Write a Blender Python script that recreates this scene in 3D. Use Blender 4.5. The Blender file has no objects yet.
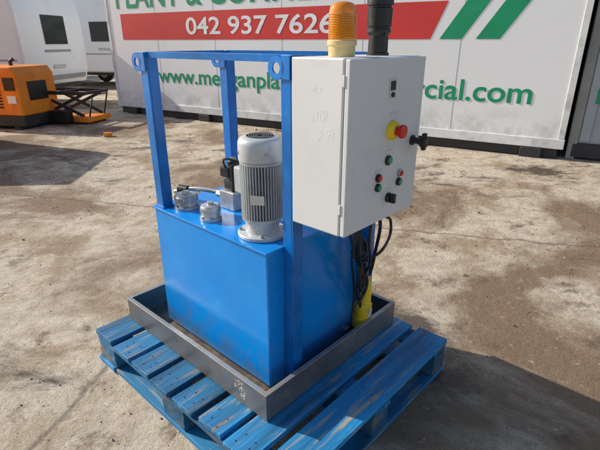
import bpy, bmesh, math, random
from mathutils import Vector, Matrix
random.seed(7)
S=bpy.context.scene
S.view_settings.view_transform='Standard'; S.view_settings.look='None'; S.view_settings.exposure=0
COL=S.collection

# ---------------- materials ----------------
def newmat(name):
    m=bpy.data.materials.new(name); m.use_nodes=True
    nt=m.node_tree; b=nt.nodes['Principled BSDF']; return m,nt,b
def c4(c): return (c[0],c[1],c[2],1)
def paint(name,col,col2=None,rough=.4,metal=0.,scale=8.,lo=.55,hi=.7,bump=.05,stretch=(1,1,1),rnd=0.,spec=.5,detail=6,rough2=None,fine=.06,dirt=None,dz=None,chips=None):
    m,nt,b=newmat(name); N=nt.nodes.new; L=nt.links.new
    tc=N('ShaderNodeTexCoord'); mp=N('ShaderNodeMapping'); mp.inputs['Scale'].default_value=stretch
    L(tc.outputs['Object'],mp.inputs[0])
    n=N('ShaderNodeTexNoise'); n.inputs['Scale'].default_value=scale; n.inputs['Detail'].default_value=detail; n.inputs['Roughness'].default_value=.65
    L(mp.outputs[0],n.inputs['Vector'])
    r=N('ShaderNodeValToRGB'); r.color_ramp.elements[0].position=lo; r.color_ramp.elements[1].position=hi
    L(n.outputs['Fac'],r.inputs[0])
    mx=N('ShaderNodeMix'); mx.data_type='RGBA'
    mx.inputs['A'].default_value=c4(col); mx.inputs['B'].default_value=c4(col2 or [x*.6 for x in col])
    L(r.outputs['Color'],mx.inputs['Factor'])
    n2=N('ShaderNodeTexNoise'); n2.inputs['Scale'].default_value=scale*.35; n2.inputs['Detail'].default_value=4
    L(mp.outputs[0],n2.inputs['Vector'])
    base=mx.outputs['Result']
    if chips:  # small paint chips and scuffs
        n4=N('ShaderNodeTexNoise'); n4.inputs['Scale'].default_value=38; n4.inputs['Detail'].default_value=7; n4.inputs['Roughness'].default_value=.75
        mp4=N('ShaderNodeMapping'); mp4.inputs['Scale'].default_value=(1,1,.45); L(tc.outputs['Object'],mp4.inputs[0]); L(mp4.outputs[0],n4.inputs['Vector'])
        r4=N('ShaderNodeMapRange'); r4.inputs[1].default_value=.685; r4.inputs[2].default_value=.72; r4.inputs[3].default_value=0; r4.inputs[4].default_value=.75; L(n4.outputs['Fac'],r4.inputs[0])
        m4=N('ShaderNodeMix'); m4.data_type='RGBA'; L(base,m4.inputs['A']); m4.inputs['B'].default_value=c4(chips); L(r4.outputs[0],m4.inputs['Factor']); base=m4.outputs['Result']
    if dirt:
        sx=N('ShaderNodeSeparateXYZ'); L(tc.outputs['Object'],sx.inputs[0])
        g=N('ShaderNodeMapRange'); g.inputs[1].default_value=dz[0]; g.inputs[2].default_value=dz[1]; g.inputs[3].default_value=.75; g.inputs[4].default_value=.0
        L(sx.outputs[2],g.inputs[0])
        n3=N('ShaderNodeTexNoise'); n3.inputs['Scale'].default_value=scale*2.3; n3.inputs['Detail'].default_value=6; n3.inputs['Roughness'].default_value=.7; L(tc.outputs['Object'],n3.inputs['Vector'])
        r3=N('ShaderNodeMapRange'); r3.inputs[1].default_value=.42; r3.inputs[2].default_value=.62; L(n3.outputs['Fac'],r3.inputs[0])
        mm=N('ShaderNodeMath'); mm.operation='MULTIPLY'; L(g.outputs[0],mm.inputs[0]); L(r3.outputs[0],mm.inputs[1])
        m3=N('ShaderNodeMix'); m3.data_type='RGBA'; L(base,m3.inputs['A']); m3.inputs['B'].default_value=c4(dirt); L(mm.outputs[0],m3.inputs['Factor']); base=m3.outputs['Result']
    hs=N('ShaderNodeHueSaturation'); L(base,hs.inputs['Color'])
    mr=N('ShaderNodeMapRange'); mr.inputs[1].default_value=.3; mr.inputs[2].default_value=.7; mr.inputs[3].default_value=1-fine*2; mr.inputs[4].default_value=1+fine*2
    L(n2.outputs['Fac'],mr.inputs[0])
    if rnd>0:
        oi=N('ShaderNodeObjectInfo'); m2=N('ShaderNodeMapRange'); m2.inputs[3].default_value=1-rnd; m2.inputs[4].default_value=1+rnd
        L(oi.outputs['Random'],m2.inputs[0]); mu=N('ShaderNodeMath'); mu.operation='MULTIPLY'
        L(mr.outputs[0],mu.inputs[0]); L(m2.outputs[0],mu.inputs[1]); L(mu.outputs[0],hs.inputs['Value'])
    else: L(mr.outputs[0],hs.inputs['Value'])
    L(hs.outputs[0],b.inputs['Base Color'])
    b.inputs['Metallic'].default_value=metal
    rr=N('ShaderNodeMapRange'); rr.inputs[3].default_value=rough; rr.inputs[4].default_value=rough2 if rough2 else min(1,rough+.25)
    L(r.outputs['Color'],rr.inputs[0]); L(rr.outputs[0],b.inputs['Roughness'])
    b.inputs['Specular IOR Level'].default_value=spec
    if bump>0:
        bp=N('ShaderNodeBump'); bp.inputs['Strength'].default_value=bump; bp.inputs['Distance'].default_value=.01
        L(n.outputs['Fac'],bp.inputs['Height']); L(bp.outputs[0],b.inputs['Normal'])
    return m
BLUE=paint('blue_enamel',(.002,.25,.74),(.006,.31,.80),.20,scale=5,lo=.5,hi=.8,bump=.015,fine=.07,dirt=(.12,.14,.15),dz=(.18,.40),chips=(.05,.10,.16),rough2=.34)
BLUE2=paint('blue_frame',(.003,.16,.52),(.008,.21,.58),.28,scale=14,lo=.5,hi=.8,bump=.03,fine=.12,chips=(.09,.08,.08))
GREY=paint('cabinet_grey',(.68,.68,.67),(.58,.575,.55),.42,scale=5,lo=.5,hi=.8,bump=.01,fine=.03)
GREYD=paint('cabinet_door_grey',(.64,.645,.64),(.55,.55,.53),.34,scale=5,lo=.5,hi=.8,bump=.01,fine=.03)
TRAY=paint('tray_steel',(.17,.175,.18),(.27,.23,.19),.38,metal=.45,scale=9,lo=.5,hi=.78,bump=.06,fine=.18,dirt=(.22,.17,.13),dz=(.16,.25))
RIM=paint('tray_rim',(.32,.32,.31),(.3,.24,.18),.40,metal=.5,scale=12,lo=.5,hi=.72,bump=.05)
FLOORT=paint('tray_floor',(.09,.07,.055),(.24,.18,.13),.6,scale=10,lo=.45,hi=.65,bump=.15)
MOT=paint('motor_grey',(.50,.52,.53),(.34,.35,.35),.38,metal=.1,scale=24,lo=.55,hi=.75,bump=.03)
MOTD=paint('motor_gap',(.16,.17,.175),(.1,.1,.1),.6,scale=24,bump=.0)
CAST=paint('cast_alu',(.55,.55,.54),(.3,.3,.29),.36,metal=.6,scale=25,lo=.5,hi=.7,bump=.1)
STEEL=paint('steel',(.45,.45,.45),(.25,.22,.2),.3,metal=.9,scale=30,lo=.55,hi=.75,bump=.05)
RUST=paint('rusty_nail',(.12,.075,.05),(.2,.14,.1),.7,scale=60,bump=.0)
BLACK=paint('black_plastic',(.012,.012,.013),(.03,.03,.03),.38,scale=20,bump=.02)
RUB=paint('black_rubber',(.015,.015,.016),(.045,.042,.038),.5,scale=25,bump=.05)
RED=paint('red_plastic',(.65,.008,.008),(.5,.01,.01),.25,scale=10,bump=0)
YEL=paint('yellow_plastic',(.90,.62,.015),(.6,.42,.05),.35,scale=26,lo=.52,hi=.72,bump=.03)
GRN=paint('green_plastic',(.01,.32,.14),(.01,.24,.11),.25,scale=10,bump=0)
IVO=paint('ivory_plastic',(.72,.55,.25),(.55,.42,.2),.35,scale=10,bump=0)
CHALK=paint('paint_pen',(.85,.85,.83),(.7,.7,.68),.8,scale=90,lo=.4,hi=.6,bump=0)
LABEL=paint('alu_label',(.6,.6,.58),(.45,.45,.43),.4,metal=.3,scale=40,bump=0)
WOOD2=(.27,.24,.20)
PAL=paint('pallet_blue',(.008,.165,.36),WOOD2,.6,scale=4.5,lo=.54,hi=.64,bump=.45,stretch=(1,9,9),rnd=.32,fine=.25,detail=9)
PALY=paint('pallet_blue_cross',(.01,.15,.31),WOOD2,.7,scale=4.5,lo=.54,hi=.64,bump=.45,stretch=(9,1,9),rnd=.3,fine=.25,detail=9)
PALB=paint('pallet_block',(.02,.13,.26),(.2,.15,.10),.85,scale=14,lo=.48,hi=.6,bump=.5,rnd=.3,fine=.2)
WHT=paint('white_panel',(.87,.87,.87),(.79,.79,.77),.34,scale=1.4,lo=.5,hi=.85,bump=.01,fine=.02,stretch=(1,1,.25),dirt=(.42,.38,.32),dz=(.2,.62))
WRAIL=paint('white_rail',(.74,.74,.73),(.4,.38,.35),.5,scale=5,lo=.5,hi=.75,bump=.03)
GRP=paint('grey_panel',(.40,.42,.45),(.30,.31,.32),.5,scale=1.5,lo=.45,hi=.8,bump=.02)
DARK=paint('dark_chassis',(.03,.03,.032),(.07,.06,.05),.6,scale=6,bump=.05)
SGRN=paint('sign_green',(.004,.30,.13),(.008,.34,.16),.45,scale=6,bump=0)
SRED=paint('sign_red',(.68,.04,.035),(.62,.045,.04),.45,scale=3,bump=0)
SWHT=paint('sign_white',(.88,.88,.88),(.83,.83,.83),.45,scale=6,bump=0)
CAR=paint('caravan_white',(.82,.83,.84),(.74,.74,.72),.3,scale=1.5,lo=.5,hi=.8,bump=.0,fine=.03)
CGRY=paint('caravan_grey',(.30,.31,.33),(.25,.25,.27),.4,scale=4,bump=0)
GLASS=paint('dark_window',(.02,.022,.026),(.03,.03,.035),.08,scale=3,bump=0)
ORG=paint('orange_paint',(.88,.27,.015),(.6,.17,.02),.4,scale=5,lo=.5,hi=.75,bump=.03,fine=.1)
LEAF=paint('hedge_leaf',(.05,.085,.02),(.03,.05,.015),.8,scale=2,bump=.3,fine=.2)
CONC=paint('concrete_wall',(.33,.32,.29),(.22,.21,.19),.85,scale=3,bump=.2,fine=.1)
def amber():
    m,nt,b=newmat('amber_lens')
    N=nt.nodes.new; n=N('ShaderNodeTexNoise'); n.inputs['Scale'].default_value=12
    r=N('ShaderNodeValToRGB'); r.color_ramp.elements[0].color=(1,.42,.015,1); r.color_ramp.elements[1].color=(1,.30,.01,1)
    nt.links.new(n.outputs['Fac'],r.inputs[0]); nt.links.new(r.outputs[0],b.inputs['Base Color'])
    b.inputs['Roughness'].default_value=.06; b.inputs['Transmission Weight'].default_value=.4; b.inputs['IOR'].default_value=1.35
    b.inputs['Coat Weight'].default_value=.6; b.inputs['Coat Roughness'].default_value=.04
    return m
AMB=amber()

# ---------------- geometry helpers ----------------
def fin(name,bm,mat,parent=None,smooth=False,bevel=0,seg=2):
    me=bpy.data.meshes.new(name); bmesh.ops.recalc_face_normals(bm,faces=bm.faces[:]); bm.to_mesh(me); bm.free()
    o=bpy.data.objects.new(name,me); COL.objects.link(o)
    if mat: me.materials.append(mat)
    if smooth:
        for p in me.polygons: p.use_smooth=True
        try: me.set_sharp_from_angle(angle=math.radians(38))
        except Exception: pass
    if bevel>0:
        md=o.modifiers.new('bevel','BEVEL'); md.width=bevel; md.segments=seg; md.limit_method='ANGLE'
    if parent: o.parent=parent
    return o
def bbox_bm(bm,lo,hi,M=None):
    vs=[]
    for z in (lo[2],hi[2]):
        for x,y in ((lo[0],lo[1]),(hi[0],lo[1]),(hi[0],hi[1]),(lo[0],hi[1])):
            v=Vector((x,y,z)); vs.append(bm.verts.new(M@v if M else v))
    for f in ((0,1,2,3),(4,5,6,7),(0,1,5,4),(1,2,6,5),(2,3,7,6),(3,0,4,7)): bm.faces.new([vs[i] for i in f])
def box(name,lo,hi,mat,parent=None,bevel=.002,M=None):
    bm=bmesh.new(); bbox_bm(bm,lo,hi,M); return fin(name,bm,mat,parent,bevel=bevel)
def lathe_bm(bm,prof,c=(0,0,0),axis=(0,0,1),seg=40):
    q=Vector((0,0,1)).rotation_difference(Vector(axis).normalized()).to_matrix()
    c=Vector(c); rings=[]
    for r,h in prof:
        ring=[bm.verts.new(c+q@Vector((max(r,1e-5)*math.cos(2*math.pi*i/seg),max(r,1e-5)*math.sin(2*math.pi*i/seg),h))) for i in range(seg)]
        rings.append(ring)
    for a,b in zip(rings,rings[1:]):
        for i in range(seg):
            j=(i+1)%seg; bm.faces.new((a[i],a[j],b[j],b[i]))
    bm.faces.new(rings[0]); bm.faces.new(rings[-1])
def lathe(name,prof,c,mat,parent=None,axis=(0,0,1),seg=40):
    bm=bmesh.new(); lathe_bm(bm,prof,c,axis,seg); return fin(name,bm,mat,parent,smooth=True)
def cyl(name,c,r,h,mat,parent=None,axis=(0,0,1),seg=32,ch=.0015):
    return lathe(name,[(r-ch,0),(r,ch),(r,h-ch),(r-ch,h)],c,mat,parent,axis,seg)
def tube(name,pts,r,mat,parent=None,smooth=True,cyc=False):
    cu=bpy.data.curves.new(name,'CURVE'); cu.dimensions='3D'; cu.bevel_depth=r; cu.bevel_resolution=4; cu.use_fill_caps=True
    if smooth:
        sp=cu.splines.new('BEZIER'); sp.bezier_points.add(len(pts)-1)
        for p,q in zip(sp.bezier_points,pts): p.co=q; p.handle_left_type=p.handle_right_type='AUTO'
        cu.resolution_u=10
    else:
        sp=cu.splines.new('POLY'); sp.points.add(len(pts)-1)
        for p,q in zip(sp.points,pts): p.co=(*q,1)
    sp.use_cyclic_u=cyc
    o=bpy.data.objects.new(name,cu); COL.objects.link(o); cu.materials.append(mat)
    if parent: o.parent=parent
    return o
def empty(name,loc=(0,0,0),rz=0,sc=1):
    e=bpy.data.objects.new(name,None); e.location=loc; e.rotation_euler=(0,0,rz); e.scale=(sc,sc,sc); e.empty_display_size=.2; COL.objects.link(e); return e
def text(name,s,x0,x1,zb,h,mat,parent,y,bold=.012):
    cu=bpy.data.curves.new(name,'FONT'); cu.body=s; cu.size=1; cu.offset=bold; cu.extrude=0
    cu.materials.append(mat); o=bpy.data.objects.new(name,cu); COL.objects.link(o)
    bpy.context.view_layer.update()
    w=o.dimensions[0]
    o.parent=parent; o.rotation_euler=(math.pi/2,0,0)
    o.scale=((x1-x0)/w,h/.73,1); o.location=(x0,y,zb); return o

# ---------------- ground ----------------
def ground():
    bm=bmesh.new(); R=300
    xs=[-R,-60,-20,-8,-3,0,3,8,20,60,R]
    vv=[[bm.verts.new((x,y,0)) for x in xs] for y in [-R,-60,-10,0,3,6,10,20,60,R]]
    for a,b in zip(vv,vv[1:]):
        for i in range(len(xs)-1): bm.faces.new((a[i],a[i+1],b[i+1],b[i]))
    m,nt,b=newmat('yard_concrete'); N=nt.nodes.new; L=nt.links.new
    tc=N('ShaderNodeTexCoord')
    def noise(sc,det=6,ro=.6,dist=0,loc=(0,0,0),scl=(1,1,1)):
        mp=N('ShaderNodeMapping'); mp.inputs['Location'].default_value=loc; mp.inputs['Scale'].default_value=scl; L(tc.outputs['Object'],mp.inputs[0])
        n=N('ShaderNodeTexNoise'); n.inputs['Scale'].default_value=sc; n.inputs['Detail'].default_value=det; n.inputs['Roughness'].default_value=ro; n.inputs['Distortion'].default_value=dist
        L(mp.outputs[0],n.inputs['Vector']); return n.outputs['Fac']
    def ramp(f,a,c):
        r=N('ShaderNodeValToRGB'); r.color_ramp.elements[0].position=a; r.color_ramp.elements[1].position=c; L(f,r.inputs[0]); return r.outputs[0]
    def mix(f,A,B,mode='MIX'):
        x=N('ShaderNodeMix'); x.data_type='RGBA'; x.blend_type=mode
        for s,v in (('A',A),('B',B)):
            if isinstance(v,tuple): x.inputs[s].default_value=c4(v)
            else: L(v,x.inputs[s])
        if isinstance(f,float): x.inputs['Factor'].default_value=f
        else: L(f,x.inputs['Factor'])
        return x.outputs['Result']
    big=ramp(noise(.5,8,.66,.5,(3.1,1.7,0)),.47,.56)
    mid=ramp(noise(1.5,9,.72,.3,(8,2,0)),.49,.60)
    wet=ramp(noise(.8,8,.7,.3,(14.3,5.2,0),(1,1.6,1)),.56,.63)
    sm=ramp(noise(8,8,.78),.42,.60)
    pat=ramp(noise(3.2,8,.75,.2,(1,9,0)),.56,.66)
    grit=noise(170,3,.75)
    col=mix(sm,(.70,.60,.47),(.54,.44,.325))
    col=mix(mid,col,(.40,.295,.19))
    col=mix(big,col,(.26,.175,.105))
    col=mix(pat,col,(.175,.12,.075))
    col=mix(wet,col,(.105,.072,.047))
    spots=ramp(noise(30,5,.7,0,(4,4,0)),.60,.70)
    col=mix(spots,col,(.14,.10,.07))
    lsp=ramp(noise(21,6,.75,0,(11,4,0)),.60,.68)
    col=mix(lsp,col,(.58,.49,.38))
    g=N('ShaderNodeMapRange'); g.inputs[1].default_value=.3; g.inputs[2].default_value=.7; g.inputs[3].default_value=.62; g.inputs[4].default_value=1.35; L(grit,g.inputs[0])
    cc=N('ShaderNodeCombineColor'); [L(g.outputs[0],cc.inputs[i]) for i in range(3)]
    col=mix(1.0,col,cc.outputs[0],'MULTIPLY')
    rot=N('ShaderNodeMapping'); rot.inputs['Rotation'].default_value=(0,0,math.radians(14)); rot.inputs['Location'].default_value=(1.2,.7,0); L(tc.outputs['Object'],rot.inputs[0])
    wn=N('ShaderNodeTexNoise'); wn.inputs['Scale'].default_value=6; wn.inputs['Detail'].default_value=6; L(tc.outputs['Object'],wn.inputs['Vector'])
    ad=N('ShaderNodeVectorMath'); ad.operation='MULTIPLY_ADD'; ad.inputs[1].default_value=(.08,.08,0); L(wn.outputs['Color'],ad.inputs[0]); L(rot.outputs[0],ad.inputs[2])
    sp=N('ShaderNodeSeparateXYZ'); L(ad.outputs[0],sp.inputs[0])
    js=[]
    for k,per in ((0,5.2),(1,4.1)):
        pp=N('ShaderNodeMath'); pp.operation='PINGPONG'; pp.inputs[1].default_value=per/2; L(sp.outputs[k],pp.inputs[0])
        mr=N('ShaderNodeMapRange'); mr.inputs[1].default_value=.004; mr.inputs[2].default_value=.02; mr.inputs[3].default_value=.6; mr.inputs[4].default_value=0; L(pp.outputs[0],mr.inputs[0]); js.append(mr.outputs[0])
    mxx=N('ShaderNodeMath'); mxx.operation='MAXIMUM'; L(js[0],mxx.inputs[0]); L(js[1],mxx.inputs[1])
    col=mix(mxx.outputs[0],col,(.12,.085,.06))
    L(col,b.inputs['Base Color'])
    rr=N('ShaderNodeMapRange'); rr.inputs[3].default_value=.8; rr.inputs[4].default_value=.38; L(wet,rr.inputs[0]); L(rr.outputs[0],b.inputs['Roughness'])
    h1=noise(30,8,.8); h2=noise(4,6,.65)
    ma=N('ShaderNodeMath'); ma.operation='MULTIPLY_ADD'; ma.inputs[1].default_value=3.; L(h2,ma.inputs[0]); L(h1,ma.inputs[2])
    mb=N('ShaderNodeMath'); mb.operation='MULTIPLY_ADD'; mb.inputs[1].default_value=.4; L(grit,mb.inputs[0]); L(ma.outputs[0],mb.inputs[2])
    bp=N('ShaderNodeBump'); bp.inputs['Strength'].default_value=.7; bp.inputs['Distance'].default_value=.025; L(mb.outputs[0],bp.inputs['Height']); L(bp.outputs[0],b.inputs['Normal'])
    fin('ground',bm,m)
    bm=bmesh.new()
    cl=[(random.uniform(-4,4),random.uniform(.5,9),random.uniform(.2,.9)) for _ in range(26)]
    for i in range(2600):
        if random.random()<.6:
            cx,cy,cr=random.choice(cl); x=random.gauss(cx,cr); y=random.gauss(cy,cr*.6)
        else:
            y=.5+9*random.random()**1.6; x=random.uniform(-1,1)*(1+y*.8)
        s=random.uniform(.0015,.0055)*(1+.12*abs(y))
        if random.random()<.03: s*=2.2
        M=Matrix.Translation((x,y,s*.3))@Matrix.Rotation(random.random()*6,4,Vector((random.random(),random.random(),1)))@Matrix.Diagonal((s,s*random.uniform(.6,1.2),s*.6,1))
        bmesh.ops.create_icosphere(bm,subdivisions=1,radius=1,matrix=M)
    fin('gravel',bm,paint('gravel_stone',(.38,.32,.25),(.17,.13,.09),.9,scale=6,lo=.42,hi=.55,bump=.2))
ground()

# ---------------- power unit group frame ----------------
GN=(-.037,.907,0); RZ=math.radians(47.4)
def grp(n): return empty(n,GN,RZ)

# pallet
P=grp('wooden_pallet')
def board(n,lo,hi,mat,j_=.009):
    j=lambda a:random.uniform(-a,a)
    bm=bmesh.new(); bbox_bm(bm,(lo[0]+j(j_),lo[1]+j(.003),lo[2]),(hi[0]+j(j_),hi[1]+j(.003),hi[2]+j(.0015)))
    bmesh.ops.subdivide_edges(bm,edges=bm.edges[:],cuts=3,use_grid_fill=True)
    for v in bm.verts: v.co+=Vector((j(.0018),j(.0014),j(.0008)))
    return fin(n,bm,mat,P,bevel=.002)
ys=[0,.172,.318,.464,.61,.756,.902,1.06]; ws=[.14,.118,.118,.118,.118,.118,.118,.14]
for i,(y,w) in enumerate(zip(ys,ws)): board('top_board_%d'%(i+1),(0,y,.138),(1.0,y+w,.160),PAL)
for i,x in enumerate((.004,.45,.896)):
    board('stringer_%d'%(i+1),(x,.004,.116),(x+.1,1.196,.136),PALY,.002)
    for k,y in enumerate((.006,.53,1.05)): board('block_%d_%d'%(i+1,k+1),(x+.002,y,.0235),(x+.098,y+.14,.1145),PALB,.002)
    board('bottom_board_%d'%(i+1),(x-.002,.150,.001),(x+.1,1.050,.021),PALY,.002)
board('bottom_end_board_1',(0,0,.001),(1,.142,.021),PAL); board('bottom_end_board_2',(0,1.058,.001),(1,1.2,.021),PAL)
bm=bmesh.new()
for y,w in zip(ys,ws):
    for x in (.03,.07,.48,.52,.93,.97):
        for f in (.3,.7): lathe_bm(bm,[(.003,.0),(.0025,.001)],(x+random.uniform(-.009,.009),y+w*f+random.uniform(-.01,.01),.161),seg=8)
fin('nails',bm,RUST,P)

# drip tray
T=grp('drip_tray')
x0,x1,y0,y1,zb,zt=.15,.945,.24,1.16,.164,.27
box('tray_floor',(x0+.006,y0+.006,zb),(x1-.006,y1-.006,zb+.005),FLOORT,T,0)
box('wall_front',(x0,y0,zb),(x0+.005,y1,zt),TRAY,T,.001); box('wall_back',(x1-.005,y0,zb),(x1,y1,zt),TRAY,T,.001)
box('wall_side_1',(x0+.0055,y0+.0005,zb),(x1-.0055,y0+.0055,zt-.0005),TRAY,T,.001); box('wall_side_2',(x0+.0055,y1-.0055,zb),(x1-.0055,y1-.0005,zt-.0005),TRAY,T,.001)
bm=bmesh.new()
bbox_bm(bm,(x0-.002,y0-.002,zt+.0005),(x0+.016,y1+.002,zt+.004)); bbox_bm(bm,(x1-.016,y0-.002,zt+.0005),(x1+.002,y1+.002,zt+.004))
bbox_bm(bm,(x0+.0165,y0-.002,zt+.0005),(x1-.0165,y0+.016,zt+.0035)); bbox_bm(bm,(x0+.0165,y1-.016,zt+.0005),(x1-.0165,y1+.002,zt+.0035))
fin('rim',bm,RIM,T,bevel=.001)
def stroke(n,pts,par,plane,c,r=.0014):
    P3=[(c,p[0],p[1]) if plane=='x' else (p[0],c,p[1]) for p in pts]
    return tube(n,P3,r,CHALK,par,smooth=False)
def glyphs(par,c,ystart,zbase,h,strs,pref,r=.0014,slope=0):
    G={'V':[[(0,1),(.3,0),(.6,1)]],'P':[[(0,0),(.05,1),(.5,.95),(.5,.55),(.05,.5)]],'W':[[(0,1),(.2,0),(.4,.7),(.6,0),(.8,1)]],'O':[[(.3,1),(.1,.85),(0,.6),(.02,.3),(.15,.05),(.35,0),(.55,.2),(.6,.5),(.55,.85),(.3,1)]],
       '2':[[(0,.8),(.1,.95),(.28,1),(.45,.9),(.48,.7),(.35,.4),(0,0),(.6,.03)]],'9':[[(.5,.65),(.3,.5),(.1,.55),(0,.75),(.1,.95),(.3,1),(.5,.9),(.5,.6),(.42,.2),(.3,0)]],'L':[[(0,1),(.03,0),(.5,.02)]],'H':[[(0,1),(0,0)],[(.5,1),(.52,0)],[(0,.5),(.52,.55)]],
       '4':[[(.35,1),(0,.35),(.6,.38)],[(.42,.7),(.38,0)]],'x':[[(0,.7),(.5,0)],[(.5,.75),(0,0)]],'E':[[(.5,1),(0,.97),(.02,0),(.5,.02)],[(0,.5),(.4,.52)]],'?':[[(0,.5),(.5,.6)],[(.25,0),(.2,1)]]}
    a=0;k=0
    for ch in strs:
        for ln in G.get(ch,[]):
            k+=1; stroke('%s_%d'%(pref,k),[(ystart-(a+px+pz*.15)*h,zbase+pz*h+slope*(a+px)*h+random.uniform(-.03,.03)*h) for px,pz in ln],par,'x',c,r)
        a+=.85
glyphs(T,x0+.0002,.40,.238,.018,'VO?','pen_mark_a',.0010,.1); glyphs(T,x0+.0002,.405,.212,.019,'PW9L','pen_mark_b',.0010,.1); glyphs(T,x0+.0002,.375,.188,.017,'9E','pen_mark_c',.0010,.1)

# hydraulic unit
U=grp('hydraulic_power_unit')
tx0,tx1,ty0,ty1,tz0,tz1=.255,.82,.33,1.0,.185,.722
box('tank_body',(tx0,ty0,tz0),(tx1,ty1,tz1),BLUE,U,.005)
box('tank_lid',(tx0-.007,ty0-.005,tz1+.0005),(tx1+.008,ty1+.008,tz1+.0075),BLUE,U,.002)
box('skid_1',(tx0+.03,ty0+.02,.1695),(tx0+.08,ty1-.02,tz0-.001),BLUE2,U,.002); box('skid_2',(tx1-.08,ty0+.02,.1695),(tx1-.03,ty1-.02,tz0-.001),BLUE2,U,.002)
LT=tz1+.008; PT=1.325; w=.046
posts={'near':(.330,.283,.17),'left':(.265,.948,LT),'back':(.63,.948,LT),'inner':(.765,.283,.17)}
for n,(x,y,z) in posts.items():
    bm=bmesh.new(); top=PT
    if n in('near','inner'): bbox_bm(bm,(x,y,z),(x+w,y+.006,top)); bbox_bm(bm,(x,y+.0065,z),(x+.006,y+w,top))
    else: bbox_bm(bm,(x,y,z),(x+.006,y+w,top)); bbox_bm(bm,(x+.0065,y,z),(x+w,y+.006,top))
    fin('frame_post_'+n,bm,BLUE2,U,bevel=.0015)
    if z>.3: box('foot_plate_'+n,(x-.006,y-.01,LT+.0005),(x+w+.01,y+w+.004,LT+.006),BLUE2,U,.001)
    bm=bmesh.new(); seg=28; ro,ri=.033,.016; cy,cz=y+w+.012,PT-.036; xx=x-.007
    A=[[bm.verts.new((xx+dx,cy+r*math.cos(2*math.pi*i/seg),cz+r*math.sin(2*math.pi*i/seg))) for i in range(seg)] for r,dx in ((ro,0),(ro,.0065),(ri,.0065),(ri,0))]
    for q in range(4):
        a,b2=A[q],A[(q+1)%4]
        for i in range(seg): bm.faces.new((a[i],a[(i+1)%seg],b2[(i+1)%seg],b2[i]))
    bbox_bm(bm,(xx,y+.004,cz-.03),(xx+.0064,y+w-.010,cz+.034))
    fin('lifting_eye_'+n,bm,BLUE2,U,smooth=True)
bm=bmesh.new()
def barb(a,b,h=.022,t=.006):
    a=Vector(a);b=Vector(b);d=(b-a);l=d.length;M=Matrix.Translation(a)@d.to_track_quat('X','Z').to_matrix().to_4x4(); bbox_bm(bm,(0,-t/2,-h/2),(l,t/2,h/2),M)
barb((.275,.948,PT-.010),(.338,.333,PT-.010)); barb((.315,.958,PT-.0105),(.63,.958,PT-.0105)); barb((.645,.948,PT-.0102),(.775,.33,PT-.0102)); barb((.377,.30,PT-.0107),(.765,.30,PT-.0107))
fin('top_rails',bm,BLUE2,U,bevel=.001)
# weld beads along the lid and post
tube('weld_bead_front',[(tx0-.0005,ty0+.01+i*.0132,tz1-.001+random.uniform(-.0006,.0006)) for i in range(50)],.0022,BLUE,U)
tube('weld_bead_post',[(.329,.3295,.19+i*.02+random.uniform(-.001,.001)) for i in range(27)],.0022,BLUE2,U)

# motor
mc=(.360,.458); mz=LT
bm=bmesh.new()
lathe_bm(bm,[(.086,0.0005),(.088,.002),(.088,.012),(.086,.014),(.06,.016),(.056,.03),(.062,.05),(.064,.055),(.064,.062),(.058,.064)],(mc[0],mc[1],mz),seg=48)
fin('motor_flange',bm,MOT,U,smooth=True)
lathe('motor_core',[(.058,.06),(.058,.265)],(mc[0],mc[1],mz),MOTD,U)
bm=bmesh.new()
for i in range(44):
    a=2*math.pi*i/44; M=Matrix.Translation((mc[0],mc[1],mz))@Matrix.Rotation(a,4,'Z'); bbox_bm(bm,(.056,-.0014,.062),(.0715,.0014,.262),M)
for z in (.062,.256): lathe_bm(bm,[(.068,z),(.0705,z+.001),(.0705,z+.008),(.068,z+.009)],(mc[0],mc[1],mz))
fin('motor_body_fins',bm,MOT,U)
lathe('motor_fan_cowl',[(.068,.266),(.0735,.267),(.0745,.27),(.0745,.322),(.072,.333),(.063,.342),(.045,.345),(.0,.346)],(mc[0],mc[1],mz),MOT,U,seg=48)
bm=bmesh.new()
for k in range(5): lathe_bm(bm,[(.012+.008*k,.3462),(.012+.008*k,.347),(.0145+.008*k,.347),(.0145+.008*k,.3462)],(mc[0],mc[1],mz),seg=36)
fin('cowl_grille',bm,MOTD,U)
box('motor_terminal_box',(mc[0]-.02,mc[1]+.072,mz+.13),(mc[0]+.075,mc[1]+.125,mz+.225),MOT,U,.006)
box('motor_terminal_lid',(mc[0]-.024,mc[1]+.1255,mz+.126),(mc[0]+.079,mc[1]+.135,mz+.229),BLACK,U,.004)
box('motor_nameplate',(-.0005,-.024,.13),(.001,.024,.162),LABEL,U,.0,M=Matrix.Translation((mc[0],mc[1],mz))@Matrix.Rotation(math.radians(215),4,'Z')@Matrix.Translation((.073,0,0)))
for i in range(4):
    a=math.radians(45+90*i); cyl('flange_bolt_%d'%(i+1),(mc[0]+.076*math.cos(a),mc[1]+.076*math.sin(a),mz+.0142),.007,.009,STEEL,U,seg=6)
    a+=.3; box('cowl_screw_%d'%(i+1),(.060,-.006,.290),(.077,.006,.302),STEEL,U,.002,M=Matrix.Translation((mc[0],mc[1],mz))@Matrix.Rotation(a,4,'Z'))
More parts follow.
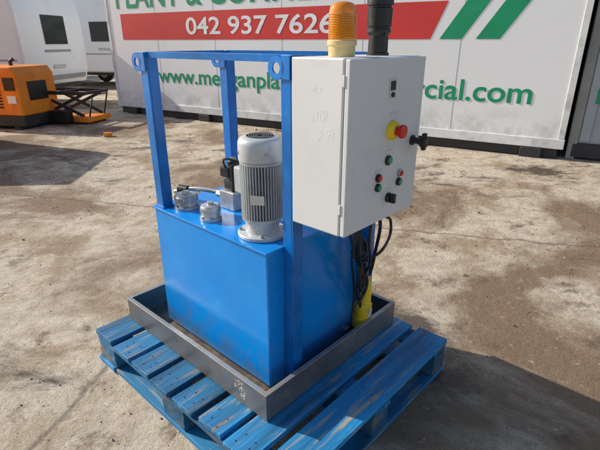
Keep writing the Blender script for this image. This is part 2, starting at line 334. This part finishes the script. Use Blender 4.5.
for i,(x,y,r) in enumerate(((.335,.885,.050),(.320,.705,.041))):
    lathe('filter_cap_%d'%(i+1),[(r,0.0005),(r,.012),(r*.85,.014),(r*.82,.03),(r*.9,.032),(r*.92,.05),(r*.8,.058),(r*.3,.062),(r*.28,.07),(0,.071)],(x,y,LT),CAST,U)
    bm=bmesh.new()
    for k in range(24):
        M=Matrix.Translation((x,y,LT))@Matrix.Rotation(k*math.pi/12,4,'Z'); bbox_bm(bm,(r*.86,-.0015,.033),(r*.955,.0015,.049),M)
    fin('cap_%d_grip'%(i+1),bm,CAST,U)
    for k in range(6):
        a=k*math.pi/3; cyl('cap_%d_bolt_%d'%(i+1,k+1),(x+r*.93*math.cos(a),y+r*.93*math.sin(a),LT+.0125),.0045,.006,STEEL,U,seg=6)
box('valve_manifold',(.43,.70,LT+.0005),(.52,.79,LT+.075),CAST,U,.004)
box('directional_valve',(.445,.715,LT+.0755),(.505,.775,LT+.12),BLACK,U,.004)
cyl('valve_solenoid',(.475,.745,LT+.12),.023,.075,BLACK,U)
cyl('solenoid_nut',(.475,.745,LT+.195),.012,.012,STEEL,U,seg=6)
box('solenoid_plug',(.425,.72,LT+.135),(.452,.77,LT+.175),BLACK,U,.004)
tube('pressure_pipe',[(.45,.79,LT+.05),(.44,.84,LT+.055),(.40,.95,LT+.05),(.37,1.02,LT+.03)],.010,STEEL,U)
cyl('pipe_fitting',(.448,.79,LT+.05),.016,.03,STEEL,U,axis=(0,1,0),seg=6)
cyl('pipe_end_valve',(.395,.955,LT+.045),.018,.05,BLACK,U,axis=(-.3,1,0),seg=20)
tube('return_pipe',[(.52,.72,LT+.03),(.56,.70,LT+.06),(.58,.66,LT+.05),(.58,.64,LT)],.008,STEEL,U)
tube('valve_cable',[(.44,.745,LT+.155),(.40,.70,LT+.22),(.42,.62,LT+.20),(.40,.58,LT+.18)],.004,RUB,U)
tube('motor_cable',[(.40,.60,LT+.14),(.46,.62,LT+.06),(.54,.5,LT+.03),(.60,.40,LT+.05),(.60,.31,LT+.06),(.60,.24,LT+.07),(.60,.22,.835)],.006,RUB,U)
cyl('pressure_gauge',(.505,.70,LT+.05),.026,.02,BLACK,U,axis=(-.6,-1,.2))
cyl('drain_plug',(.70,ty0,.22),.014,.02,STEEL,U,axis=(0,-1,0),seg=6)

# control cabinet
C=grp('electrical_control_cabinet')
cx0,cx1,cy0,cy1,cz0,cz1=.325,.712,.098,.281,.832,1.32
box('enclosure',(cx0,cy0,cz0),(cx1,cy1,cz1),GREY,C,.004)
box('door_seal',(cx0+.008,cy0-.0035,cz0+.008),(cx1-.008,cy0-.0003,cz1-.008),RUB,C,0)
box('door',(cx0+.001,cy0-.020,cz0+.002),(cx1-.001,cy0-.004,cz1-.002),GREYD,C,.003)
DF=cy0-.020
for i,z in enumerate((.90,1.25)): cyl('hinge_%d'%(i+1),(cx0+.002,cy0-.002,z),.0045,.03,GREY,C)
def knob(n,x,z,prof,mat,seg=28): return lathe(n,prof,(x,DF,z),mat,C,axis=(0,-1,0),seg=seg)
def plate(n,x,z,wx,hz,mat,t=.002,d=0): return box(n,(x-wx/2,DF-d-t,z-hz/2),(x+wx/2,DF-d-.0002,z+hz/2),mat,C,.0006)
plate('rating_label',.53,1.235,.034,.055,LABEL); plate('rating_print',.53,1.243,.026,.026,BLACK,.001,.002)
knob('hour_meter',.53,1.218,[(.007,.001),(.007,.006),(.005,.007),(0,.007)],BLACK)
knob('emergency_stop_collar',.541,1.115,[(.029,0),(.029,.004),(.024,.016),(.019,.020)],YEL)
knob('emergency_stop_button',.541,1.115,[(.013,.018),(.013,.030),(.019,.032),(.0205,.037),(.019,.043),(.011,.046),(0,.046)],RED)
plate('stop_label',.541,1.163,.04,.009,LABEL)
for n,x,z,m,r in (('start_button',.531,1.026,GRN,1),('red_button',.483,.980,RED,.85),('green_button',.483,.950,GRN,.85),('indicator_lamp',.605,.972,RED,.8),('reset_button',.602,.944,GRN,.85)):
    knob(n+'_bezel',x,z,[(.0150*r,0),(.0155*r,.004),(.0145*r,.008),(.0115*r,.009)],BLACK if n!='indicator_lamp' else STEEL)
    knob(n,x,z,[(.0110*r,.006),(.0110*r,.011),(.009*r,.0125),(0,.013)],m)
plate('button_label_1',.531,1.052,.030,.010,LABEL); plate('button_label_2',.483,1.000,.030,.009,LABEL)
knob('selector_switch_bezel',.547,.904,[(.0155,0),(.0160,.004),(.0145,.010),(.0125,.012)],BLACK)
box('selector_switch_lever',(.541,DF-.028,.889),(.553,DF-.011,.919),BLACK,C,.002)
plate('selector_label',.547,.930,.030,.009,LABEL)
knob('door_lock',.668,1.067,[(.016,0),(.016,.006),(.010,.01),(.010,.03),(.018,.034),(.018,.05),(.014,.054),(0,.054)],BLACK)
box('door_lock_handle',(.660,DF-.050,1.04),(.676,DF-.036,1.094),BLACK,C,.004)
glyphs(C,cx0+.0003,.20,1.225,.024,'4x','pen_mark_a',.0007,.15); glyphs(C,cx0+.0003,.20,1.15,.028,'HOL','pen_mark_b',.0007,.2); glyphs(C,cx0+.0003,.18,1.10,.03,'29L','pen_mark_c',.0007,.2)
for i,(x,y) in enumerate(((.50,.16),(.545,.17),(.59,.16),(.635,.17),(.60,.22))):
    cyl('cable_gland_%d'%(i+1),(x,y,cz0-.024),.012,.0235,BLACK,C,seg=6)
    cyl('gland_cap_%d'%(i+1),(x,y,cz0-.036),.009,.012,BLACK,C,seg=16)
tube('cable_1',[(.545,.17,.80),(.55,.18,.72),(.62,.22,.62),(.70,.26,.50),(.74,.28,.42),(.76,.285,.37)],.0065,RUB,C)
tube('cable_2',[(.59,.16,.80),(.60,.17,.70),(.66,.20,.60),(.72,.25,.52),(.70,.28,.44),(.74,.285,.32),(.72,.30,.2)],.0055,RUB,C)
tube('cable_3',[(.635,.17,.80),(.68,.16,.78),(.735,.17,.74),(.74,.18,.66),(.70,.21,.60),(.66,.25,.60),(.64,.28,.68),(.63,.29,.74)],.0055,RUB,C)
tube('cable_4',[(.50,.16,.80),(.52,.18,.70),(.60,.24,.60),(.66,.27,.48),(.69,.285,.38),(.68,.285,.26),(.72,.31,.2)],.005,RUB,C)
tube('cable_5',[(.60,.22,.80),(.61,.23,.70),(.65,.25,.58),(.73,.265,.50),(.74,.26,.44),(.70,.27,.36)],.006,RUB,C)
bm=bmesh.new()
for i in range(3): lathe_bm(bm,[(.022,0),(.024,.003),(.024,.006),(.022,.009)],(.66-.02*i,.235,.60+.02*i),axis=(.4,.2,-1),seg=16)
fin('cable_ties',bm,BLACK,C,smooth=True)
cpts=[]
for i in range(46):
    a=i/46*2*math.pi*3; r=.045+.004*math.sin(i*1.7); cpts.append((.69+r*.7*math.cos(a)+.004*math.sin(i),.250+.012*math.sin(a+1)+i*.0003,.55+.11*math.sin(a)*(1+.05*math.sin(i))))
tube('cable_coil',cpts,.0048,RUB,C)

# yellow connector
Y=grp('yellow_plug_connector')
ax=Vector((-.16,.0,-1)).normalized(); c0=Vector((.785,.2865,.425))
lathe('connector_body',[(.010,-.03),(.012,0),(.018,.01),(.023,.03),(.026,.09),(.033,.095),(.034,.15),(.031,.155),(.031,.158),(.036,.16),(.037,.205),(.033,.208),(.026,.2),(.0,.19)],c0,YEL,Y,axis=ax,seg=28)
QM=Matrix.Translation(c0)@Vector((0,0,1)).rotation_difference(ax).to_matrix().to_4x4()
box('connector_lid',(-.022,.036,.10),(.022,.0425,.2),YEL,Y,.003,M=QM)
box('connector_rating_tag',(-.012,-.0355,.11),(.012,-.0335,.145),LABEL,Y,.001,M=QM)
tube('connector_cable',[tuple(c0-ax*.025),(.795,.28,.48),(.785,.26,.57),(.76,.23,.68),(.71,.2,.74),(.66,.18,.8)],.007,RUB,Y)

# beacon and sounder
B=grp('amber_warning_beacon'); bx,by=.426,.185
lathe('beacon_base',[(.036,0),(.037,.003),(.037,.026),(.041,.030),(.041,.040),(.038,.043)],(bx,by,cz1+.0005),IVO,B)
bm=bmesh.new(); prof=[(.037,.0435),(.0375,.046),(.0372,.11),(.035,.124),(.028,.133),(.014,.1375),(0,.138)]
lathe_bm(bm,prof,(bx,by,cz1+.0005),seg=48)
fin('beacon_lens',bm,AMB,B,smooth=True)
bm=bmesh.new()
for k in range(10): lathe_bm(bm,[(.0372,.050+.006*k),(.0388,.0515+.006*k),(.0372,.053+.006*k)],(bx,by,cz1+.0005),seg=40)
fin('lens_ribs',bm,AMB,B,smooth=True)
lathe('beacon_reflector',[(.004,.048),(.018,.06),(.022,.08),(.018,.10),(.004,.115)],(bx,by,cz1),CAST,B)
Z=grp('black_warning_sounder'); sx,sy=.604,.185
lathe('sounder_stem',[(.034,0),(.034,.006),(.030,.009),(.029,.055),(.033,.06)],(sx,sy,cz1+.0005),BLACK,Z)
lathe('sounder_body',[(.033,.0605),(.036,.064),(.0355,.072),(.0335,.074),(.0335,.078),(.0365,.080),(.0375,.128),(.034,.131),(.034,.135),(.039,.137),(.039,.175),(.035,.183),(0,.184)],(sx,sy,cz1+.0005),BLACK,Z)

# ---------------- site cabin with lettering ----------------
ang=math.atan2(-4.12,6.94)
W=empty('portable_site_cabin',(-3.73,9.63,0),ang); LN=8.07
box('cabin_body',(0,0,.17),(LN,2.6,2.95),WHT,W,.02)
box('roof_cap',(-.04,-.04,2.952),(LN+.04,2.64,3.03),CGRY,W,.02)
bm=bmesh.new()
for x in (1.32,2.67,4.01,5.36,6.70): bbox_bm(bm,(x,-.0016,.26),(x+.005,.001,2.9))
fin('panel_joints',bm,CGRY,W)
bm=bmesh.new()
for x in (.0,LN-.07): bbox_bm(bm,(x,-.012,.26),(x+.07,-.0005,2.94))
fin('corner_trims',bm,WRAIL,W,bevel=.003)
box('bottom_rail',(-.01,-.025,.13),(LN+.01,-.001,.25),WRAIL,W,.006)
box('skid_base',(.05,.03,.0),(LN-.05,2.5,.169),DARK,W,.01)
for i,x in enumerate((.3,2.2,4.1,6.0,7.6)): box('support_block_%d'%(i+1),(x,-.04,.0),(x+.25,.025,.125),DARK,W,.01)
text('lettering_headline','PLANT & COMMERCIAL',.3,5.95,1.93,.40,SGRN,W,-.005,.016)
bm=bmesh.new()
def para(bm,pts,y=-.0035):
    a=[bm.verts.new((x,y,z)) for x,z in pts]; bm.faces.new(a)
para(bm,[(.4,1.385),(6.31,1.385),(6.5,1.83),(.4,1.83)])
fin('red_stripe',bm,SRED,W)
text('lettering_phone','042 937 7626',2.04,4.9,1.475,.27,SWHT,W,-.0065,.016)
bm=bmesh.new()
for a in (6.43,6.88): para(bm,[(a,1.385),(a+.28,1.385),(a+.28+.75,2.5),(a+.75,2.5)])
fin('green_slashes',bm,SGRN,W)
text('lettering_website','www.meeganplantandcommercial.com',1.25,7.64,.645,.27,SGRN,W,-.005,.014)
G=empty('grey_storage_cabin',(3.36,5.60,0),ang+.10)
box('cabin_body',(0,0,.10),(6,2.5,2.8),GRP,G,.02)
bm=bmesh.new()
for i in range(26): bbox_bm(bm,(.07+i*.23,-.022,.22),(.07+i*.23+.11,-.0005,2.7))
fin('corrugated_ribs',bm,GRP,G,bevel=.008)
box('base_rail',(0,-.03,.02),(6,.05,.2),DARK,G,.01)
text('lettering','meegan plant',.12,3.6,.68,.26,SGRN,G,-.026,.014)
box('corner_post',(-.04,-.03,0),(.06,.08,2.82),CONC,G,.01)

# ---------------- caravans ----------------
def caravan(name,loc,rz,Ln=5.2):
    E=empty(name,loc,rz)
    prof=[(-.04,.45),(.04,.75),(.06,1.1),(.04,1.9),(-.05,2.3),(-.22,2.52),(-.6,2.6),(-Ln+.5,2.6),(-Ln+.12,2.45),(-Ln,2.1),(-Ln,.45)]
    bm=bmesh.new(); a=[bm.verts.new((x,0,z)) for x,z in prof]; b2=[bm.verts.new((x,2.2,z)) for x,z in prof]
    bm.faces.new(a); bm.faces.new(b2)
    for i in range(len(prof)): j=(i+1)%len(prof); bm.faces.new((a[i],a[j],b2[j],b2[i]))
    fin('body',bm,CAR,E,bevel=.07,seg=4)
    def slopebox(n,y0_,y1_,z0_,z1_,mat,off=.012):
        def xf(z):
            for (xa,za),(xb,zb_) in zip(prof,prof[1:]):
                if za<=z<=zb_ and zb_>za: return xa+(xb-xa)*(z-za)/(zb_-za)
            return 0
        bm=bmesh.new(); v=[]
        for o_ in (.004,off):
            v+= [bm.verts.new((xf(z)+o_+.003,y,z)) for y,z in ((y0_,z0_),(y1_,z0_),(y1_,z1_),(y0_,z1_))]
        for f in ((0,1,2,3),(4,5,6,7),(0,1,5,4),(1,2,6,5),(2,3,7,6),(3,0,4,7)): bm.faces.new([v[k] for k in f])
        fin(n,bm,mat,E,bevel=.004)
    slopebox('end_window',.75,1.5,1.3,1.88,GLASS,.02); slopebox('end_window_trim',.68,1.57,1.14,1.19,CGRY,.014)
    slopebox('light_bar',.15,2.05,.56,.66,CGRY,.03); slopebox('tail_lamp',.15,.35,.74,.84,RED,.03); slopebox('number_plate',.9,1.3,.8,.88,LABEL,.02)
    for i,(xa,xb) in enumerate(((-1.5,-.65),(-3.0,-2.1),(-4.6,-3.8))):
        box('side_window_%d'%(i+1),(xa,-.016,1.35),(xb,-.002,1.9),GLASS,E,.008)
    box('side_stripe',(-Ln+.1,-.010,.98),(-.1,-.0015,1.01),CGRY,E,0)
    text('side_graphic','tourer',-1.3,-.5,1.10,.10,CGRY,E,-.006,.014)
    box('chassis',(-Ln+.2,.2,.36),(-.1,2.0,.448),DARK,E,.01)
    for i,y in enumerate((.04,2.0)):
        lathe('wheel_%d'%(i+1),[(.16,0),(.3,.005),(.32,.03),(.32,.13),(.3,.155),(.16,.16)],(-2.7,y,.32),RUB,E,axis=(0,1,0)); lathe('hub_%d'%(i+1),[(.17,-.004),(.17,.01),(0,.012)],(-2.7,y,.32),CAST,E,axis=(0,1,0))
    for i,y in enumerate((.3,1.8)): box('corner_steady_%d'%(i+1),(-.3,y,.0),(-.24,y+.06,.36),STEEL,E,.004)
    return E
caravan('touring_caravan',(-5.62,9.75,0),math.radians(-9))
caravan('touring_caravan.001',(-4.9,14.6,0),math.radians(-14))
caravan('touring_caravan.002',(-11,19,0),math.radians(-5))

# ---------------- orange generator and unseen shadow caster ----------------
def generator(name,loc,rz,sc=1):
    O=empty(name,loc,rz,sc)
    bm=bmesh.new(); pr=[(0,.22),(0,.86),(-.08,.98),(-1.5,.98),(-1.6,.86),(-1.6,.22)]
    a=[bm.verts.new((x,0,z)) for x,z in pr]; b2=[bm.verts.new((x,.85,z)) for x,z in pr]; bm.faces.new(a); bm.faces.new(b2)
    for i in range(6): bm.faces.new((a[i],a[(i+1)%6],b2[(i+1)%6],b2[i]))
    fin('canopy',bm,ORG,O,bevel=.02)
    for i in range(9): box('louvre_%d'%(i+1),(-.75,-.012,.34+i*.05),(-.35,-.0015,.365+i*.05),BLACK,O,.002)
    box('control_panel',(-.26,-.014,.62),(-.06,-.0015,.82),BLACK,O,.004); box('warning_sticker',(-.24,-.01,.42),(-.08,-.0015,.54),SWHT,O,0)
    box('door_panel',(-1.5,-.010,.30),(-.82,-.0015,.84),ORG,O,.006)
    box('end_grille',(.0015,.2,.45),(.014,.62,.75),BLACK,O,.003)
    box('base_frame',(-1.62,-.02,.05),(.02,.87,.218),DARK,O,.01)
    for i,x in enumerate((-1.5,-.2)): box('foot_%d'%(i+1),(x,-.04,0),(x+.12,.9,.049),DARK,O,.004)
    tube('exhaust',[(-.5,.5,.97),(-.5,.5,1.04),(-.44,.5,1.08)],.03,DARK,O)
    tube('lifting_hoop',[(-.9,.42,.97),(-.85,.42,1.06),(-.75,.42,1.06),(-.7,.42,.97)],.014,ORG,O)
generator('orange_generator',(-4.5,7.55,0),math.radians(-12))
generator('unseen_shadow_caster',(-4.62,5.45,0),math.radians(4),1.6)  # larger generator copy out of frame, added to cast the left shadow band

# ---------------- scissor lift table ----------------
K=empty('scissor_lift_table',(-4.2,8.15,0),math.radians(-14))
bm=bmesh.new()
def bar(bm,a,b,w_=.05,t=.03):
    a=Vector(a);b=Vector(b);d=b-a;M=Matrix.Translation(a)@d.to_track_quat('X','Z').to_matrix().to_4x4(); bbox_bm(bm,(0,-t/2,-w_/2),(d.length,t/2,w_/2),M)
for y in (.06,.56): bar(bm,(-.4,y,.14),(.42,y+.035,.50)); bar(bm,(.42,y+.0,.14),(-.4,y-.035,.50))
for y in (0,.62): bar(bm,(-.5,y,.53),(.55,y,.53),.06,.04)
bar(bm,(-.48,.02,.531),(-.48,.6,.531),.05,.04); bar(bm,(.53,.02,.531),(.53,.6,.531),.05,.04); bar(bm,(0,.02,.531),(0,.6,.531),.05,.04)
fin('scissor_arms',bm,DARK,K,bevel=.004)
box('base',(-.52,0,.04),(.55,.62,.13),ORG,K,.01)
box('pump_box',(-.1,-.16,.05),(.25,-.005,.25),BLACK,K,.01)
for i,(x,y) in enumerate(((-.42,.02),(.42,.02),(-.42,.54),(.42,.54))): cyl('wheel_%d'%(i+1),(x,y,.06),.06,.05,RUB,K,axis=(0,1,0))
tube('handle',[(.5,.1,.13),(.62,.1,.5),(.62,.5,.5),(.5,.5,.13)],.014,DARK,K,smooth=False)
d=empty('orange_brick',(-2.95,7.0,0),.4); box('brick',(-.06,-.04,0),(.06,.04,.06),ORG,d,.006)

# ---------------- boundary & distant things ----------------
wll=empty('concrete_boundary_wall',(0,0,0))
box('wall_run',(-40,30,0),(40,30.2,1.9),CONC,wll,.02); box('coping',(-40,29.95,1.902),(40,30.25,1.98),CONC,wll,.01)
bm=bmesh.new()
for i in range(7000):
    x=random.uniform(-38,38); hh=3.4+1.3*math.sin(x*.5)+.8*math.sin(x*1.7); z=random.uniform(.3,max(1.,hh)); y=33+random.uniform(-1.2,1.2)
    s=random.uniform(.12,.3); q=Matrix.Translation((x,y,z))@Matrix.Rotation(random.random()*6.3,4,Vector((random.uniform(-1,1),random.uniform(-1,1),random.uniform(-1,1))))
    v=[bm.verts.new(q@Vector(p)) for p in ((-s,0,0),(0,-s*.6,0),(s,0,0),(0,s*.6,0))]; bm.faces.new(v)
fin('hedge',bm,LEAF)

# ---------------- light & camera ----------------
sv=Vector((-.925,.38,0)).normalized(); el=math.radians(31)
sun_dir=Vector((sv.x*math.cos(el),sv.y*math.cos(el),math.sin(el)))
sl=bpy.data.lights.new('sun','SUN'); sl.energy=5.0; sl.angle=math.radians(.5); sl.color=(1,.94,.83)
so=bpy.data.objects.new('sun',sl); so.rotation_euler=(-sun_dir).to_track_quat('-Z','Y').to_euler(); COL.objects.link(so)
wd=bpy.data.worlds.new('World'); S.world=wd; wd.use_nodes=True; nt=wd.node_tree
sk=nt.nodes.new('ShaderNodeTexSky'); sk.sky_type='NISHITA'; sk.sun_disc=False; sk.sun_elevation=el; sk.sun_rotation=math.atan2(sv.x,sv.y)%(2*math.pi)
sk.air_density=1; sk.dust_density=1.5
nt.links.new(sk.outputs[0],nt.nodes['Background'].inputs[0]); nt.nodes['Background'].inputs[1].default_value=.145
cd=bpy.data.cameras.new('camera'); cd.sensor_width=36; cd.lens=27.3; cd.clip_end=1000; cd.clip_start=.05
co=bpy.data.objects.new('camera',cd); co.location=(0,0,1.36); co.rotation_euler=(math.radians(90-22),0,0); COL.objects.link(co); S.camera=co
